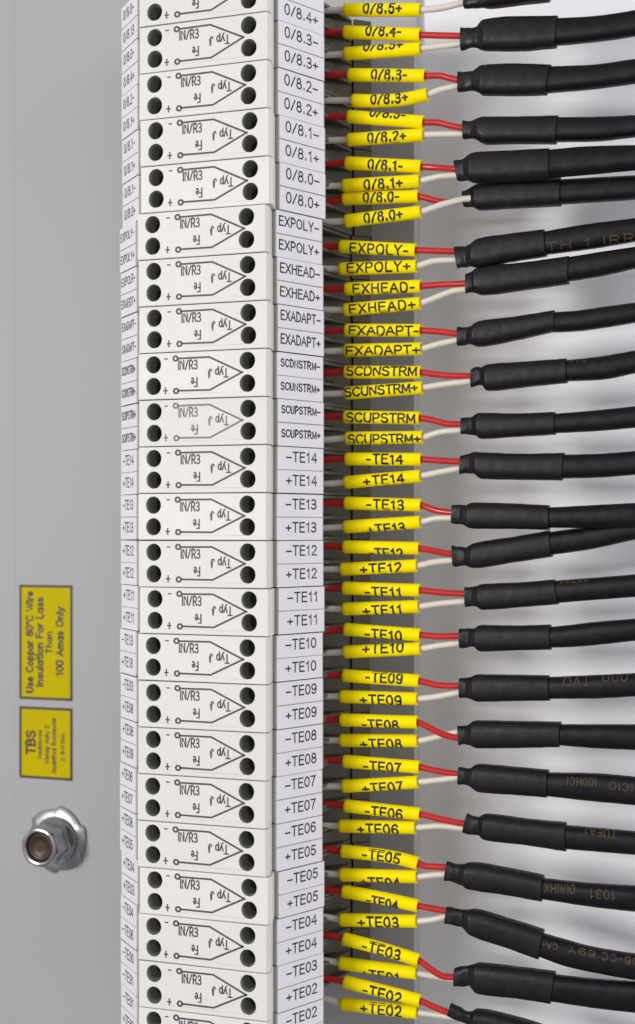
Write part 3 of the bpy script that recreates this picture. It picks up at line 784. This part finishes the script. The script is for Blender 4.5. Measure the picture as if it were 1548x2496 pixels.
        ms['label'] = f'yellow marker sleeve printed {text}'

# ------------------------------------------------------------------ stickers on the grey panel


def pan(u, v, c, off):                             # (u right, v up) in the panel plane about centre c
    return (c[0] + TX * u + NX * off, c[1] + v, c[2] + TZ * u + NZ * off)


def sticker(X0, X1, Yt, Yb, lines, label):
    a = on_plane(X0, (Yt + Yb) / 2, -50); b = on_plane(X1, (Yt + Yb) / 2, -50); c = (a + b) / 2
    W = np.linalg.norm(b - a); s = F / (D - c[2]); H = (Yb - Yt) / s
    mb = MB(); q = [(-W / 2, -H / 2), (W / 2, -H / 2), (W / 2, H / 2), (-W / 2, H / 2)]
    mb.add([pan(u, v, c, .12) for u, v in q] + [pan(u, v, c, .01) for u, v in q], [(0, 1, 2, 3), (0, 1, 5, 4), (1, 2, 6, 5), (2, 3, 7, 6), (3, 0, 4, 7)])
    t = .78
    for (u0, u1, v0, v1) in ((-W / 2, W / 2, H / 2 - t, H / 2), (-W / 2, W / 2, -H / 2, -H / 2 + t), (-W / 2, -W / 2 + t, -H / 2 + t, H / 2 - t), (W / 2 - t, W / 2, -H / 2 + t, H / 2 - t)):
        mb.add([pan(u, v, c, .15) for u, v in ((u0, v0), (u1, v0), (u1, v1), (u0, v1))], [(0, 1, 2, 3)], 1)
    o = mb.build('warning_sticker', [M_STICK, M_SINK], None, c, fix=False); o.location = bl(c)
    tag(o, label, 'sticker', 'yellow stickers on the grey panel')
    mb = MB()
    for (text, fx, fy0, fy1, cap) in lines:        # read bottom to top: fx across, fy from the foot
        ps, wd = strokes(text, .15); k = (fy1 - fy0) * H / wd; hc = cap * W
        def fm(u, v): return pan((fx - .545) * W + cap * W * .4 - v, (fy0 - .5) * H + u, c, .15)
        for q in ps: write(mb, [[(a * k, b * hc) for a, b in q]], hc * (.235 if cap > .1 else .21), fm, 0)
    mb.build('lettering', [M_SINK], o, c, fix=False)

sticker(48, 177, 1426, 1706, [('Use Coppar 80\u00b0C Wire', .25, .06, .94, .125), ('Insulation For Lass', .44, .115, .89, .125), ('Than', .615, .405, .595, .105), ('100 Amas Only', .82, .215, .81, .125)],
        'larger yellow sticker about copper wire insulation, above the small one')
sticker(48, 177, 1724, 1899, [('TBS', .275, .34, .665, .155), ('Nadtmwns', .44, .285, .68, .07), ('Wbhlip Hdlu 2', .575, .21, .745, .07), ('Anaidfwd Rwnimwnk', .705, .09, .855, .075), ('2. B-H Hwn.', .87, .27, .665, .065)],
        'smaller yellow sticker headed TBS, below the large sticker')

# ------------------------------------------------------------------ bolt on the grey panel
bc = on_plane(141, 2046, -50)
root = empty('stud_bolt', bc, 'zinc plated nut and notched washer on a brown stud below the stickers', 'bolt')


def ringp(r, off, n, rot=0.0, lob=0.0, nl=6, dome=0.0):
    return [pan(r * (1 + lob * math.cos(nl * (2 * math.pi * i / n))) * math.cos(2 * math.pi * i / n + rot), r * (1 + lob * math.cos(nl * (2 * math.pi * i / n))) * math.sin(2 * math.pi * i / n + rot), bc, off) for i in range(n)]

n = 72; mb = MB()


def wring(r, off, wave):
    out_ = []
    for i in range(n):
        a = 2 * math.pi * i / n; ph = (a * 6 / (2 * math.pi) + .35) % 1.0
        rr = r * (1 + wave * (.11 * min(1, ph / .82) - (.14 * math.sin((ph - .82) / .18 * math.pi) if ph > .82 else 0)))
        out_.append(pan(rr * math.cos(a), rr * math.sin(a), bc, off + (wave * .5 * max(0, (ph - .6)) if wave else 0)))
    return out_
loft(mb, [wring(4.2, .1, 0), wring(9.3, .1, 1), wring(9.5, .5, 1), wring(9.3, .85, 1), wring(7.2, 1.1, 0), wring(4.2, 1.1, 0)], 0, (False, True))
mb.build('notched_washer', [M_WASH], root, bc)
mb = MB(); N = 48


def hexr(R, a): return R * math.cos(math.pi / 6) / math.cos(((a + .2) % (math.pi / 3)) - math.pi / 6)


def nut_ring(off, rc, h):                          # h: 0 round .. 1 hexagonal
    return [pan((rc * (1 - h) + h * min(hexr(6.6, 2 * math.pi * i / N), rc)) * math.cos(2 * math.pi * i / N), (rc * (1 - h) + h * min(hexr(6.6, 2 * math.pi * i / N), rc)) * math.sin(2 * math.pi * i / N), bc, off) for i in range(N)]
prof = [(1.15, 7.2, 0), (1.9, 7.35, 0), (2.8, 7.1, 0), (3.5, 6.75, .45), (4.1, 6.6, .9), (4.6, 6.5, 1), (10.4, 6.45, 1), (11.0, 6.1, 1), (11.6, 5.6, 1), (11.6, 4.5, 0), (8.6, 4.35, 0)]
loft(mb, [nut_ring(*p) for p in prof], 0, (True, False))
nut = mb.build('flange_nut', [M_ZINC], root, bc, fix=True)
nut.modifiers.new('edge', 'BEVEL').width = 0.0002
nut.modifiers['edge'].limit_method = 'ANGLE'; nut.modifiers['edge'].angle_limit = math.radians(28)
mb = MB()
loft(mb, [ringp(4.25, 1, 40), ringp(4.25, 10.2, 40), ringp(3.9, 10.7, 40), ringp(3.5, 10.8, 40), ringp(3.2, 10.5, 40), ringp(1.5, 10.4, 40)], 0, (True, True))
mb.build('threaded_stud', [M_STUD], root, bc)
